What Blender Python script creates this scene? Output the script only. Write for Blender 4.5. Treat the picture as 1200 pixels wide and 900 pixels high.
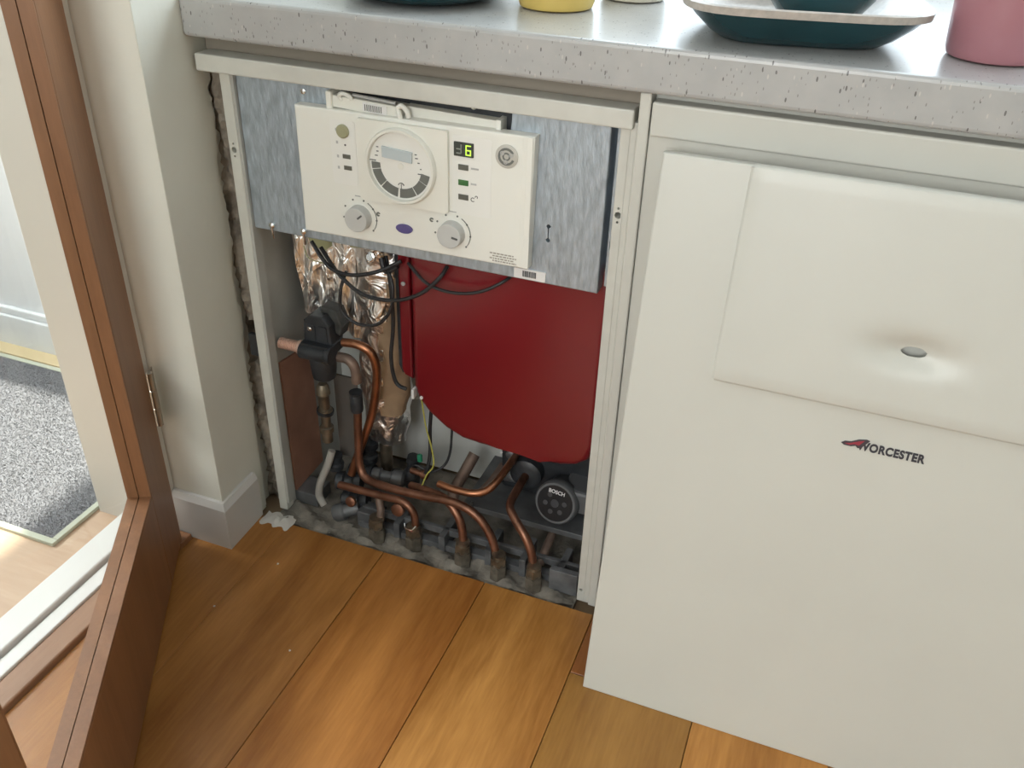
import bpy, bmesh, math, random
from mathutils import Vector, Matrix

for o in list(bpy.data.objects):
    bpy.data.objects.remove(o)
scene = bpy.context.scene
COL = scene.collection
random.seed(7)
PI = math.pi

# ------------------------------------------------------------------ camera
cam_data = bpy.data.cameras.new('camera')
cam = bpy.data.objects.new('camera', cam_data)
COL.objects.link(cam)
right = Vector((0.93361, 0.35709, 0.02923))
up = Vector((-0.21456, 0.49191, 0.84379))
back = Vector((0.28693, -0.79405, 0.53587))
M = Matrix((right, up, back)).transposed().to_4x4()
M.translation = Vector((0.85378, -1.08924, 1.13413))
cam.matrix_world = M
cam_data.sensor_fit = 'HORIZONTAL'
cam_data.sensor_width = 36.0
cam_data.lens = 36.0 * 1055.8 / 1200.0
cam_data.clip_start = 0.02
scene.camera = cam

# ------------------------------------------------------------------ world, sun, large lights, exposure
world = bpy.data.worlds.new('world')
scene.world = world
world.use_nodes = True
bg = world.node_tree.nodes['Background']
bg.inputs['Color'].default_value = (0.90, 0.95, 1.0, 1)
bg.inputs['Strength'].default_value = 0.72

sun_data = bpy.data.lights.new('sun_offscreen', 'SUN')
sun_data.energy = 13.0
sun_data.angle = math.radians(1.2)
sun_data.color = (1.0, 0.95, 0.86)
sun = bpy.data.objects.new('sun_offscreen', sun_data)
COL.objects.link(sun)
sun.rotation_euler = Vector((0.70, 0.0, -1.0)).to_track_quat('-Z', 'Y').to_euler()

def area(name, loc, target, sx, sy, power, color):
    d = bpy.data.lights.new(name, 'AREA')
    d.shape = 'RECTANGLE'; d.size = sx; d.size_y = sy; d.energy = power; d.color = color
    o = bpy.data.objects.new(name, d); COL.objects.link(o)
    o.location = loc
    o.rotation_euler = (Vector(target) - Vector(loc)).to_track_quat('-Z', 'Y').to_euler()
    return o
# unseen area light for the fronts, flush with the windowless wall behind the camera
area('light_behind_offscreen', (0.45, -2.99, 1.50), (0.45, 0.0, 1.50), 1.4, 1.4, 52, (0.965, 0.99, 1.0))
# daylight outside the window over the worktop
area('window_worktop_offscreen', (1.175, 0.76, 1.525), (1.175, -1.0, 1.525), 1.9, 1.0, 45, (0.78, 0.89, 1.0))
# daylight outside the hall window
area('window_hall_offscreen', (-1.76, -0.32, 1.45), (0.0, -0.32, 1.45), 0.9, 0.84, 75, (0.97, 0.985, 1.0))

vs = scene.view_settings
vs.view_transform = 'Standard'
vs.look = 'None'
vs.exposure = 0.0
vs.gamma = 1.0
vs.use_curve_mapping = False

# ------------------------------------------------------------------ materials
MATS = {}
def mat(name, color, rough=0.5, metal=0.0, var=0.0, vscale=20, bump=0.0, bscale=80, stretch=(1, 1, 1), rot=(0, 0, 0), emit=None, coat=0.0, spec=None):
    if name in MATS: return MATS[name]
    m = bpy.data.materials.new(name); m.use_nodes = True
    nt = m.node_tree; N = nt.nodes; Lk = nt.links
    b = N['Principled BSDF']
    b.inputs['Base Color'].default_value = (*color, 1)
    b.inputs['Roughness'].default_value = rough
    b.inputs['Metallic'].default_value = metal
    if coat: b.inputs['Coat Weight'].default_value = coat; b.inputs['Coat Roughness'].default_value = 0.15
    if spec is not None: b.inputs['Specular IOR Level'].default_value = spec
    if emit:
        b.inputs['Emission Color'].default_value = (*emit[0], 1); b.inputs['Emission Strength'].default_value = emit[1]
    if var or bump:
        tc = N.new('ShaderNodeTexCoord'); mp = N.new('ShaderNodeMapping')
        mp.inputs['Scale'].default_value = stretch; mp.inputs['Rotation'].default_value = rot
        Lk.new(tc.outputs['Object'], mp.inputs['Vector'])
    if var:
        n = N.new('ShaderNodeTexNoise'); n.inputs['Scale'].default_value = vscale; n.inputs['Detail'].default_value = 6
        Lk.new(mp.outputs['Vector'], n.inputs['Vector'])
        r = N.new('ShaderNodeValToRGB')
        r.color_ramp.elements[0].position = 0.3; r.color_ramp.elements[1].position = 0.7
        r.color_ramp.elements[0].color = (*[max(0, c * (1 - var)) for c in color], 1)
        r.color_ramp.elements[1].color = (*[min(1, c * (1 + var)) for c in color], 1)
        Lk.new(n.outputs['Fac'], r.inputs['Fac']); Lk.new(r.outputs['Color'], b.inputs['Base Color'])
    if bump:
        n = N.new('ShaderNodeTexNoise'); n.inputs['Scale'].default_value = bscale; n.inputs['Detail'].default_value = 4
        Lk.new(mp.outputs['Vector'], n.inputs['Vector'])
        bp = N.new('ShaderNodeBump'); bp.inputs['Strength'].default_value = bump; bp.inputs['Distance'].default_value = 0.004
        Lk.new(n.outputs['Fac'], bp.inputs['Height']); Lk.new(bp.outputs['Normal'], b.inputs['Normal'])
    MATS[name] = m
    return m

def wood_mat(name, dark, light, rough, axis='y', use_obj=True, coat=0.0):
    m = bpy.data.materials.new(name); m.use_nodes = True
    nt = m.node_tree; N = nt.nodes; Lk = nt.links; b = N['Principled BSDF']
    tc = N.new('ShaderNodeTexCoord'); oi = N.new('ShaderNodeObjectInfo')
    mul = N.new('ShaderNodeMath'); mul.operation = 'MULTIPLY'; mul.inputs[1].default_value = 37.0
    Lk.new(oi.outputs['Random'], mul.inputs[0])
    add = N.new('ShaderNodeVectorMath'); add.operation = 'ADD'
    Lk.new(tc.outputs['Object'], add.inputs[0]); Lk.new(mul.outputs[0], add.inputs[1])
    mp = N.new('ShaderNodeMapping')
    sc = {'y': (9, 0.9, 9), 'z': (9, 9, 0.9), 'x': (0.9, 9, 9)}[axis]
    mp.inputs['Scale'].default_value = sc
    Lk.new(add.outputs[0], mp.inputs['Vector'])
    n1 = N.new('ShaderNodeTexNoise'); n1.inputs['Scale'].default_value = 1.4; n1.inputs['Detail'].default_value = 5; n1.inputs['Distortion'].default_value = 1.2
    n2 = N.new('ShaderNodeTexNoise'); n2.inputs['Scale'].default_value = 22; n2.inputs['Detail'].default_value = 3
    Lk.new(mp.outputs[0], n1.inputs['Vector']); Lk.new(mp.outputs[0], n2.inputs['Vector'])
    mx = N.new('ShaderNodeMix'); mx.inputs['Factor'].default_value = 0.28
    Lk.new(n1.outputs['Fac'], mx.inputs['A']); Lk.new(n2.outputs['Fac'], mx.inputs['B'])
    r = N.new('ShaderNodeValToRGB')
    e = r.color_ramp.elements
    e[0].position = 0.32; e[1].position = 0.68; e[0].color = (*dark, 1); e[1].color = (*light, 1)
    Lk.new(mx.outputs['Result'], r.inputs['Fac'])
    if use_obj:
        mc = N.new('ShaderNodeMix'); mc.data_type = 'RGBA'; mc.blend_type = 'MULTIPLY'; mc.inputs['Factor'].default_value = 1
        Lk.new(r.outputs['Color'], mc.inputs['A']); Lk.new(oi.outputs['Color'], mc.inputs['B'])
        Lk.new(mc.outputs['Result'], b.inputs['Base Color'])
    else:
        Lk.new(r.outputs['Color'], b.inputs['Base Color'])
    b.inputs['Roughness'].default_value = rough
    bp = N.new('ShaderNodeBump'); bp.inputs['Strength'].default_value = 0.08; bp.inputs['Distance'].default_value = 0.002
    Lk.new(n2.outputs['Fac'], bp.inputs['Height']); Lk.new(bp.outputs['Normal'], b.inputs['Normal'])
    return m

def worktop_mat():
    m = bpy.data.materials.new('speckled_worktop'); m.use_nodes = True
    nt = m.node_tree; N = nt.nodes; Lk = nt.links; b = N['Principled BSDF']
    tc = N.new('ShaderNodeTexCoord')
    base = N.new('ShaderNodeTexNoise'); base.inputs['Scale'].default_value = 35; base.inputs['Detail'].default_value = 6
    Lk.new(tc.outputs['Object'], base.inputs['Vector'])
    r = N.new('ShaderNodeValToRGB'); r.color_ramp.elements[0].position = .3; r.color_ramp.elements[1].position = .7
    r.color_ramp.elements[0].color = (.39, .39, .385, 1); r.color_ramp.elements[1].color = (.435, .43, .42, 1)
    Lk.new(base.outputs['Fac'], r.inputs['Fac'])
    prev = r.outputs['Color']
    for scale, rot, thr, keep, colr in ((135, 0.5, 0.27, 0.91, (.15, .145, .14)), (140, 0.2, 0.26, 0.94, (.52, .50, .47)), (230, .9, .30, .88, (.26, .25, .24)), (190, .4, .26, .90, (.45, .43, .41))):
        mp = N.new('ShaderNodeMapping'); mp.inputs['Rotation'].default_value = (rot, rot * 1.7, .6); mp.inputs['Scale'].default_value = (1.9, 1.0, .7)
        Lk.new(tc.outputs['Object'], mp.inputs['Vector'])
        v = N.new('ShaderNodeTexVoronoi'); v.inputs['Scale'].default_value = scale
        Lk.new(mp.outputs[0], v.inputs['Vector'])
        lt = N.new('ShaderNodeMath'); lt.operation = 'LESS_THAN'; lt.inputs[1].default_value = thr
        Lk.new(v.outputs['Distance'], lt.inputs[0])
        sp = N.new('ShaderNodeSeparateColor'); Lk.new(v.outputs['Color'], sp.inputs[0])
        gt = N.new('ShaderNodeMath'); gt.operation = 'GREATER_THAN'; gt.inputs[1].default_value = keep
        Lk.new(sp.outputs[0], gt.inputs[0])
        f = N.new('ShaderNodeMath'); f.operation = 'MULTIPLY'
        Lk.new(lt.outputs[0], f.inputs[0]); Lk.new(gt.outputs[0], f.inputs[1])
        mx = N.new('ShaderNodeMix'); mx.data_type = 'RGBA'
        Lk.new(f.outputs[0], mx.inputs['Factor']); Lk.new(prev, mx.inputs['A']); mx.inputs['B'].default_value = (*colr, 1)
        prev = mx.outputs['Result']
    Lk.new(prev, b.inputs['Base Color'])
    b.inputs['Roughness'].default_value = 0.28
    return m

def foil_mat(name, color, scale, stretch, strength, rough=.16):
    m = bpy.data.materials.new(name); m.use_nodes = True
    nt = m.node_tree; N = nt.nodes; Lk = nt.links; b = N['Principled BSDF']
    b.inputs['Base Color'].default_value = (*color, 1); b.inputs['Metallic'].default_value = 1; b.inputs['Roughness'].default_value = rough
    tc = N.new('ShaderNodeTexCoord'); mp = N.new('ShaderNodeMapping'); mp.inputs['Scale'].default_value = stretch; mp.inputs['Rotation'].default_value = (0, .6, 0)
    Lk.new(tc.outputs['Object'], mp.inputs['Vector'])
    n = N.new('ShaderNodeTexNoise'); n.inputs['Scale'].default_value = scale; n.inputs['Detail'].default_value = 3; n.inputs['Distortion'].default_value = .8
    Lk.new(mp.outputs[0], n.inputs['Vector'])
    bp = N.new('ShaderNodeBump'); bp.inputs['Strength'].default_value = strength; bp.inputs['Distance'].default_value = .01
    Lk.new(n.outputs['Fac'], bp.inputs['Height']); Lk.new(bp.outputs['Normal'], b.inputs['Normal'])
    return m

def glass_mat():
    m = bpy.data.materials.new('clear_glass'); m.use_nodes = True
    nt = m.node_tree; N = nt.nodes; Lk = nt.links
    out = N['Material Output']; N.remove(N['Principled BSDF'])
    t = N.new('ShaderNodeBsdfTransparent'); t.inputs['Color'].default_value = (.96, .97, .96, 1)
    g = N.new('ShaderNodeBsdfGlossy'); g.inputs['Roughness'].default_value = 0.02
    mx = N.new('ShaderNodeMixShader'); mx.inputs[0].default_value = .05
    Lk.new(t.outputs[0], mx.inputs[1]); Lk.new(g.outputs[0], mx.inputs[2]); Lk.new(mx.outputs[0], out.inputs['Surface'])
    return m

WHITE = mat('cream_enamel', (.56, .558, .51), .38, var=.02, vscale=6)
CABW = mat('cream_cabinet_paint', (.57, .565, .515), .4, var=.02, vscale=6)
FRAMEW = mat('frame_white_paint', (.57, .565, .515), .42, var=.05, vscale=30)
WALL = mat('cream_wall_paint', (.66, .65, .575), .75, var=.05, vscale=5, bump=.08, bscale=60)
BASEB = mat('white_gloss_woodwork', (.56, .54, .51), .4, var=.03, vscale=12)
MORTAR = mat('broken_plaster', (.26, .22, .175), .95, var=.5, vscale=35, bump=.8, bscale=70)
CONC = mat('dusty_concrete', (.20, .18, .15), .95, var=.45, vscale=30, bump=.6, bscale=90)
GALV = mat('galvanised_steel', (.42, .48, .535), .42, .6, var=.20, vscale=50, bump=.30, bscale=75, stretch=(3.0, 1, .8), rot=(0, .6, 0))
DARK = mat('black_recess', (.015, .015, .018), .7)
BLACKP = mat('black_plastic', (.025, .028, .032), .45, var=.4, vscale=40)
RUBBER = mat('black_cable', (.02, .02, .022), .5)
RED = mat('red_enamel', (.165, .007, .012), .28, var=.06, vscale=5, coat=.2)
FASC = mat('ivory_plastic', (.78, .775, .715), .45)
FASC2 = mat('ivory_plastic_module', (.77, .76, .69), .42)
FLABEL = mat('fascia_label_print', (.79, .785, .74), .4)
GREYP = mat('grey_plastic', (.44, .44, .43), .45)
LGREY = mat('light_grey_plastic', (.52, .52, .50), .45)
INK = mat('grey_ink', (.10, .10, .10), .6)
SEG = mat('grey_segment', (.15, .155, .14), .5)
LEDOFF = mat('led_lens_dark', (.12, .12, .10), .3)
LEDGRN = mat('led_lens_green', (.05, .16, .05), .3)
BLUE = mat('blue_badge', (.10, .08, .24), .3)
LCD = mat('lcd_glass', (.50, .56, .58), .15)
DISP = mat('display_window', (.05, .055, .05), .2)
DIG = mat('lit_digit', (.3, .5, .05), .4, emit=((.62, .95, .10), 1.1))
DIGOFF = mat('unlit_digit', (.30, .32, .28), .4)
COPPER = mat('aged_copper', (.26, .125, .08), .42, .85, var=.4, vscale=28)
COPBR = mat('bright_copper', (.42, .185, .10), .34, .92, var=.35, vscale=20)
COPDULL = mat('dull_brown_pipe', (.20, .14, .11), .55, .4, var=.3, vscale=30)
BRASS = mat('tarnished_brass', (.21, .175, .13), .42, .8, var=.4, vscale=45)
STEEL = mat('dull_grey_steel', (.15, .155, .16), .5, .5, var=.3, vscale=20)
PLATED = mat('plated_screw', (.75, .75, .74), .22, 1.0)
PANELGREY = mat('inner_grey_steel', (.46, .46, .43), .5, .2, var=.12, vscale=10)
COPTONE = mat('copper_toned_plate', (.52, .27, .19), .42, .55, var=.25, vscale=9)
INSUL = mat('white_insulation_board', (.62, .63, .60), .8, var=.06, vscale=12)
CARD = mat('brown_card', (.34, .23, .14), .8, var=.2, vscale=25)
FOIL = foil_mat('crumpled_foil', (.95, .94, .93), 30, (2.2, 1, .7), 1.0, .30)
FOIL2 = foil_mat('foil_wrap', (.95, .92, .90), 26, (1.5, 1.5, 1.2), 1.0, .30)
HOSE = mat('grey_hose', (.34, .32, .29), .6)
YELG = mat('yellow_green_wire', (.45, .42, .08), .5)
GREENP = mat('green_plug', (.02, .22, .12), .5)
REDPAINT = mat('red_joint', (.25, .05, .04), .5)
STICK = mat('white_sticker', (.74, .73, .72), .5)
OLIVE = mat('olive_card', (.36, .36, .20), .7)
WOODFLOOR = wood_mat('oiled_wood_floor', (.25, .098, .020), (.46, .215, .060), .36)
WOODDOOR = wood_mat('stained_door_wood', (.17, .073, .031), (.26, .118, .052), .42, 'z', False)
WOODEDGE = WOODDOOR
WOODSILL = wood_mat('worn_sill_wood', (.24, .13, .075), (.36, .21, .13), .5, 'y', False)
HALLFLOOR = wood_mat('pale_hall_laminate', (.50, .34, .23), (.60, .44, .31), .4, 'x', False)
WORKTOP = worktop_mat()
GLASS = glass_mat()
HINGE = mat('hinge_steel', (.42, .38, .32), .4, .9)
MAT_GREY = mat('grey_mat_fibre', (.20, .20, .215), .95, var=.06, vscale=160)
MATEDGE = mat('pale_mat_edging', (.50, .52, .42), .7)
HALLWALL = mat('white_hall_paint', (.74, .76, .78), .6)
TEAL = mat('dark_teal_glaze', (.012, .05, .06), .25, var=.2, vscale=10)
GREYGLAZE = mat('speckled_grey_glaze', (.44, .40, .36), .3, var=.12, vscale=140)
YELLOW = mat('yellow_glaze', (.62, .46, .13), .35)
CREAMG = mat('cream_glaze', (.62, .58, .48), .35)
PINK = mat('pink_glaze', (.37, .165, .19), .3)
WHITEG = mat('white_glaze', (.8, .8, .8), .2)

# ------------------------------------------------------------------ helpers
def link(o, parent=None):
    COL.objects.link(o)
    if parent is not None: o.parent = parent
    return o

def finish(name, bm, material, parent=None, smooth=False, mats=None):
    bmesh.ops.recalc_face_normals(bm, faces=bm.faces)
    me = bpy.data.meshes.new(name); bm.to_mesh(me); bm.free()
    for mm in (mats or [material]): me.materials.append(mm)
    if smooth:
        for p in me.polygons: p.use_smooth = True
        try: me.set_sharp_from_angle(angle=math.radians(40))
        except Exception: pass
    return link(bpy.data.objects.new(name, me), parent)

def tag(o, label, cat, group=None):
    o['label'] = label; o['category'] = cat
    if group: o['group'] = group
    return o

def struct(o):
    o['kind'] = 'structure'
    return o

def empty(name, loc=(0, 0, 0), parent=None):
    o = bpy.data.objects.new(name, None); o.location = loc; o.empty_display_size = .05
    return link(o, parent)

def abox(bm, x0, x1, y0, y1, z0, z1, bev=0.0, seg=2):
    r = bmesh.ops.create_cube(bm, size=1)
    vs_ = r['verts']
    bmesh.ops.scale(bm, verts=vs_, vec=(x1 - x0, y1 - y0, z1 - z0))
    bmesh.ops.translate(bm, verts=vs_, vec=((x0 + x1) / 2, (y0 + y1) / 2, (z0 + z1) / 2))
    if bev:
        es = list({e for v in vs_ for e in v.link_edges})
        bmesh.ops.bevel(bm, geom=es, offset=bev, segments=seg, profile=.5, affect='EDGES')

def box(name, x0, x1, y0, y1, z0, z1, material, parent=None, bev=0.001, seg=2):
    bm = bmesh.new(); abox(bm, x0, x1, y0, y1, z0, z1, bev, seg)
    return finish(name, bm, material, parent)

def prism(name, outline, y0, y1, material, parent=None, bev=0.0, seg=3, smooth=False):
    """outline in x,z; front at y0"""
    bm = bmesh.new()
    a = [bm.verts.new((x, y0, z)) for x, z in outline]
    b = [bm.verts.new((x, y1, z)) for x, z in outline]
    ff = bm.faces.new(a); bm.faces.new(list(reversed(b)))
    n = len(a)
    for i in range(n): bm.faces.new((a[i], b[i], b[(i + 1) % n], a[(i + 1) % n]))
    if bev:
        bmesh.ops.bevel(bm, geom=list(ff.edges), offset=bev, segments=seg, profile=.5, affect='EDGES')
    return finish(name, bm, material, parent, smooth)

def roundrect(x0, x1, z0, z1, r, n=5):
    pts = []
    for cx, cz, a0 in ((x1 - r, z1 - r, 0), (x0 + r, z1 - r, PI / 2), (x0 + r, z0 + r, PI), (x1 - r, z0 + r, 1.5 * PI)):
        for i in range(n + 1):
            a = a0 + PI / 2 * i / n
            pts.append((cx + r * math.cos(a), cz + r * math.sin(a)))
    return pts

def spline(pts, sub):
    pts = [Vector(p) for p in pts]
    if sub < 2 or len(pts) < 3: return pts
    out = []
    for i in range(len(pts) - 1):
        p0 = pts[max(i - 1, 0)]; p1 = pts[i]; p2 = pts[i + 1]; p3 = pts[min(i + 2, len(pts) - 1)]
        for k in range(sub):
            t = k / sub
            out.append(.5 * ((2 * p1) + (p2 - p0) * t + (2 * p0 - 5 * p1 + 4 * p2 - p3) * t * t + (3 * p1 - p0 - 3 * p2 + p3) * t ** 3))
    out.append(pts[-1])
    return out

def atube(bm, pts, r, seg=10, sub=6):
    P = spline(pts, sub)
    n = len(P)
    rr = r if callable(r) else (lambda t: r)
    T = [(P[min(i + 1, n - 1)] - P[max(i - 1, 0)]).normalized() for i in range(n)]
    u = T[0].orthogonal().normalized()
    rings = []
    for i in range(n):
        u = (u - T[i] * u.dot(T[i])).normalized(); v = T[i].cross(u)
        R = rr(i / max(1, n - 1))
        rings.append([bm.verts.new(P[i] + (u * math.cos(2 * PI * k / seg) + v * math.sin(2 * PI * k / seg)) * R) for k in range(seg)])
    for i in range(n - 1):
        for k in range(seg):
            bm.faces.new((rings[i][k], rings[i][(k + 1) % seg], rings[i + 1][(k + 1) % seg], rings[i + 1][k]))
    bm.faces.new(list(reversed(rings[0]))); bm.faces.new(rings[-1])

def tube(name, pts, r, material, parent=None, seg=10, sub=6):
    bm = bmesh.new(); atube(bm, pts, r, seg, sub)
    return finish(name, bm, material, parent, True)

def alathe(bm, prof, origin=(0, 0, 0), axis=(0, 0, 1), seg=24, hexa=False):
    ax = Vector(axis).normalized(); u = ax.orthogonal().normalized(); v = ax.cross(u); o = Vector(origin)
    rings = []
    for r, h in prof:
        rings.append([bm.verts.new(o + ax * h + (u * math.cos(2 * PI * k / seg) + v * math.sin(2 * PI * k / seg)) * max(r, 1e-5)) for k in range(seg)])
    for i in range(len(rings) - 1):
        for k in range(seg):
            bm.faces.new((rings[i][k], rings[i][(k + 1) % seg], rings[i + 1][(k + 1) % seg], rings[i + 1][k]))
    bm.faces.new(list(reversed(rings[0]))); bm.faces.new(rings[-1])

def lathe(name, prof, origin, axis, material, parent=None, seg=24, smooth=True):
    bm = bmesh.new(); alathe(bm, prof, origin, axis, seg)
    return finish(name, bm, material, parent, smooth)

def disc_y(name, c, r, y0, y1, material, parent=None, rz=None, seg=28, bev=0.0):
    """round or oval plug facing -y at centre c=(x,z)"""
    rz = rz or r
    out = [(c[0] + r * math.cos(2 * PI * k / seg), c[1] + rz * math.sin(2 * PI * k / seg)) for k in range(seg)]
    return prism(name, out, y0, y1, material, parent, bev)

def text(name, body, x, z, y, size, material, parent=None, rot=None, align='LEFT', extrude=.0003, squash=1.0, bold=0.0, space=1.0):
    cu = bpy.data.curves.new(name, 'FONT'); cu.body = body; cu.size = size; cu.extrude = extrude; cu.align_x = align
    cu.offset = bold; cu.space_character = space
    o = bpy.data.objects.new(name, cu); COL.objects.link(o)
    dg = bpy.context.evaluated_depsgraph_get()
    me = bpy.data.meshes.new_from_object(o.evaluated_get(dg))
    bpy.data.objects.remove(o)
    mtx = Matrix.Translation((x, y, z)) @ Matrix.Rotation(PI / 2, 4, 'X') @ Matrix.Diagonal((squash, 1, 1, 1))
    me.transform(mtx)
    me.materials.clear(); me.materials.append(material); me.name = name
    return link(bpy.data.objects.new(name, me), parent)

def drill(o, cut_bm):
    """cut real openings out of o with the closed solids in cut_bm"""
    bmesh.ops.recalc_face_normals(cut_bm, faces=cut_bm.faces)
    me = bpy.data.meshes.new('cutter'); cut_bm.to_mesh(me); cut_bm.free()
    c = bpy.data.objects.new('cutter', me); COL.objects.link(c)
    md = o.modifiers.new('cut', 'BOOLEAN'); md.operation = 'DIFFERENCE'; md.solver = 'EXACT'; md.object = c
    bpy.context.view_layer.update()
    new = bpy.data.meshes.new_from_object(o.evaluated_get(bpy.context.evaluated_depsgraph_get()))
    o.modifiers.clear(); o.data = new
    bpy.data.objects.remove(c)
def bore(bm, x, z, r, y0, y1, seg=20): alathe(bm, [(r, 0), (r, y1 - y0)], (x, y0, z), (0, 1, 0), seg)

# ================================================================== STRUCTURE
# ---- kitchen floor: planks along y
floor = struct(box('floor', -0.235, 3.0, -3.0, 0.62, -0.05, -0.016, mat('subfloor', (.25, .17, .10), .9), bev=0))
PW = 0.1968
edges = [-0.157 + PW * i for i in range(12)]
plank_meshes = {}
def plank(x0, x1, y0, y1, tint):
    key = (round(x1 - x0, 4), round(y1 - y0, 4))
    if key not in plank_meshes:
        bm = bmesh.new(); abox(bm, 0, key[0], 0, key[1], -0.016, 0, .0007, 1)
        o = finish('plank', bm, WOODFLOOR, floor); plank_meshes[key] = o.data
    else:
        o = link(bpy.data.objects.new('plank', plank_meshes[key]), floor)
    o.location = (x0, y0, 0); o.color = (*tint, 1)
tints = [(.90, .85, .78), (.90, .85, .78), (1.08, .98, .84), (1.22, 1.24, 1.14), (.84, .80, .80), (1.25, 1.25, 1.1), (.9, .85, .8), (1.1, 1.05, 1.0), (.95, .9, .85), (1.15, 1.15, 1.1), (1, .9, .85)]
joints = [[-1.1], [-.75], [-1.3], [-.95], [-.158, -1.2], [-.7], [-.30, -1.4], [-.9], [-.5], [-1.2], [-.8]]
for i in range(11):
    x0, x1 = edges[i], edges[i + 1]
    if i == 0: x0 = -0.112
    ys = [-0.029] + joints[i] + [-2.6]
    for k in range(len(ys) - 1):
        t = tints[i]
        if k % 2: t = tuple(c * random.uniform(.85, 1.12) for c in t)
        if i == 4 and k == 0: t = (.78, .62, .55)
        if i == 0 and ys[k] > -.2: pass
        plank(x0 + (.0001 if i == 1 else .0006), x1 - (.0001 if i == 0 else .0006), ys[k + 1] + .0006, ys[k] - .0006, t)

# ---- wall pier on the left (end of the wall beside the doorway)
bm = bmesh.new()
foot = [(-.300, -.117), (-.0315, -.117), (-.0305, -.116), (-.036, .004), (-.050, .008), (-.050, .62), (-.300, .62)]
a = [bm.verts.new((x, y, -.01)) for x, y in foot]; b_ = [bm.verts.new((x, y, 2.4)) for x, y in foot]
bm.faces.new(a); bm.faces.new(b_)
for i in range(7): bm.faces.new((a[i], a[(i + 1) % 7], b_[(i + 1) % 7], b_[i]))
wall_left = struct(finish('wall_left', bm, WALL))
# wall on the camera side of the doorway, and lintel
bm = bmesh.new(); abox(bm, -.235, -.035, -3.0, -1.02, -.01, 2.4); abox(bm, -.235, -.035, -1.02, -.117, 2.06, 2.4)
finish('wall_panel', bm, WALL, wall_left)

# jagged plaster lip and rough masonry between wall and boiler
random.seed(11)
bm = bmesh.new()
nz = 100; prev = None
for i in range(nz + 1):
    z = -.005 + (.857 + .005) * i / nz
    j = .018 + .004 * math.sin(i * .31) + random.uniform(-.003, .003) - .005 * (z < .5) - .016 * max(0, (.25 - z) / .25)
    if z > .78: j = .026
    j = max(j, .0065)
    row = [bm.verts.new((-.0359, .002, z)), bm.verts.new((-.0361, .006, z)), bm.verts.new((-.0372, j, z)), bm.verts.new((-.050, j + .003, z))]
    if prev:
        for k in range(3): bm.faces.new((prev[k], prev[k + 1], row[k + 1], row[k]))
    prev = row
finish('plaster_edge', bm, WALL, wall_left)
bm = bmesh.new(); nx = 8; prev = None
for i in range(100):
    z = -.01 + .86 * i / 99
    row = []
    for k in range(nx + 1):
        x = -.050 + .053 * k / nx
        row.append(bm.verts.new((x, (.095 if .300 < z < .388 and 0 < k < nx else .036) + random.uniform(-.006, .006) + .01 * math.sin(i * .17 + k) * .6, z)))
    if prev:
        for k in range(nx): bm.faces.new((prev[k], prev[k + 1], row[k + 1], row[k]))
    prev = row
finish('rough_masonry', bm, MORTAR, wall_left, True)
box('cavity_bracket', -.024, -.006, .010, .018, .330, .372, BLACKP, wall_left)

# baseboard round the pier
bm = bmesh.new()
def bb(path, h=.098, t=.012):
    prof = [(0, 0), (t, 0), (t, h - .012), (t - .006, h), (0, h)]
    rings = []
    for (p, n) in path:
        rings.append([bm.verts.new((p[0] + n[0] * d, p[1] + n[1] * d, z)) for d, z in prof])
    for i in range(len(rings) - 1):
        for k in range(5): bm.faces.new((rings[i][k], rings[i][(k + 1) % 5], rings[i + 1][(k + 1) % 5], rings[i + 1][k]))
    bm.faces.new(rings[0]); bm.faces.new(list(reversed(rings[-1])))
bb([((-.138, -.117), (0, -1)), ((-.030, -.117), (1, -1)), ((-.033, -.026), (1, 0))])
baseboard = struct(finish('baseboard_left', bm, BASEB))
# door jamb lining seen through the glazed door
jamb = struct(box('trim_1', -.308, -.150, -.136, -.117, -.01, 2.06, mat('jamb_gloss', (.60, .575, .52), .45), bev=.002))
box('jamb_stop', -.146, -.132, -.128, -.117, -.01, 2.06, mat('jamb_gloss', (.60, .575, .52), .45), jamb)

# threshold
thr = struct(box('trim_2', -.245, -.190, -1.02, -.137, -.01, .022, mat('threshold_white', (.74, .74, .72), .4), bev=.003))
box('threshold_lip', -.186, -.158, -1.02, -.137, -.01, .014, mat('threshold_white', (.74, .74, .72), .4), thr, .002)
box('threshold_groove', -.190, -.186, -1.02, -.137, -.01, .006, WOODSILL, thr, 0)
box('wood_sill', -.158, -.114, -1.02, -.137, -.016, .010, WOODSILL, thr, .003)
box('sill_end', -.132, -.100, -.165, -.132, -.01, .012, WOODDOOR, thr, .002)

# ---- hall beyond the doorway
hall = struct(box('floor_hall', -2.3, -.245, -3.0, 1.2, -.05, 0, HALLFLOOR, bev=0))
hw = struct(box('wall_hall_end', -2.3, -.235, .285, .385, -.01, 2.4, HALLWALL, bev=0))
bs = struct(box('baseboard_hall', -2.3, -.236, .266, .285, 0, .085, HALLWALL, bev=.003))
box('baseboard_cap', -2.3, -.236, .272, .285, .085, .105, HALLWALL, bs, .004)
box('floor_edging', -2.3, -.236, .228, .266, 0, .006, mat('pale_yellow_lath', (.62, .50, .30), .5), bs, .001)
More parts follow.
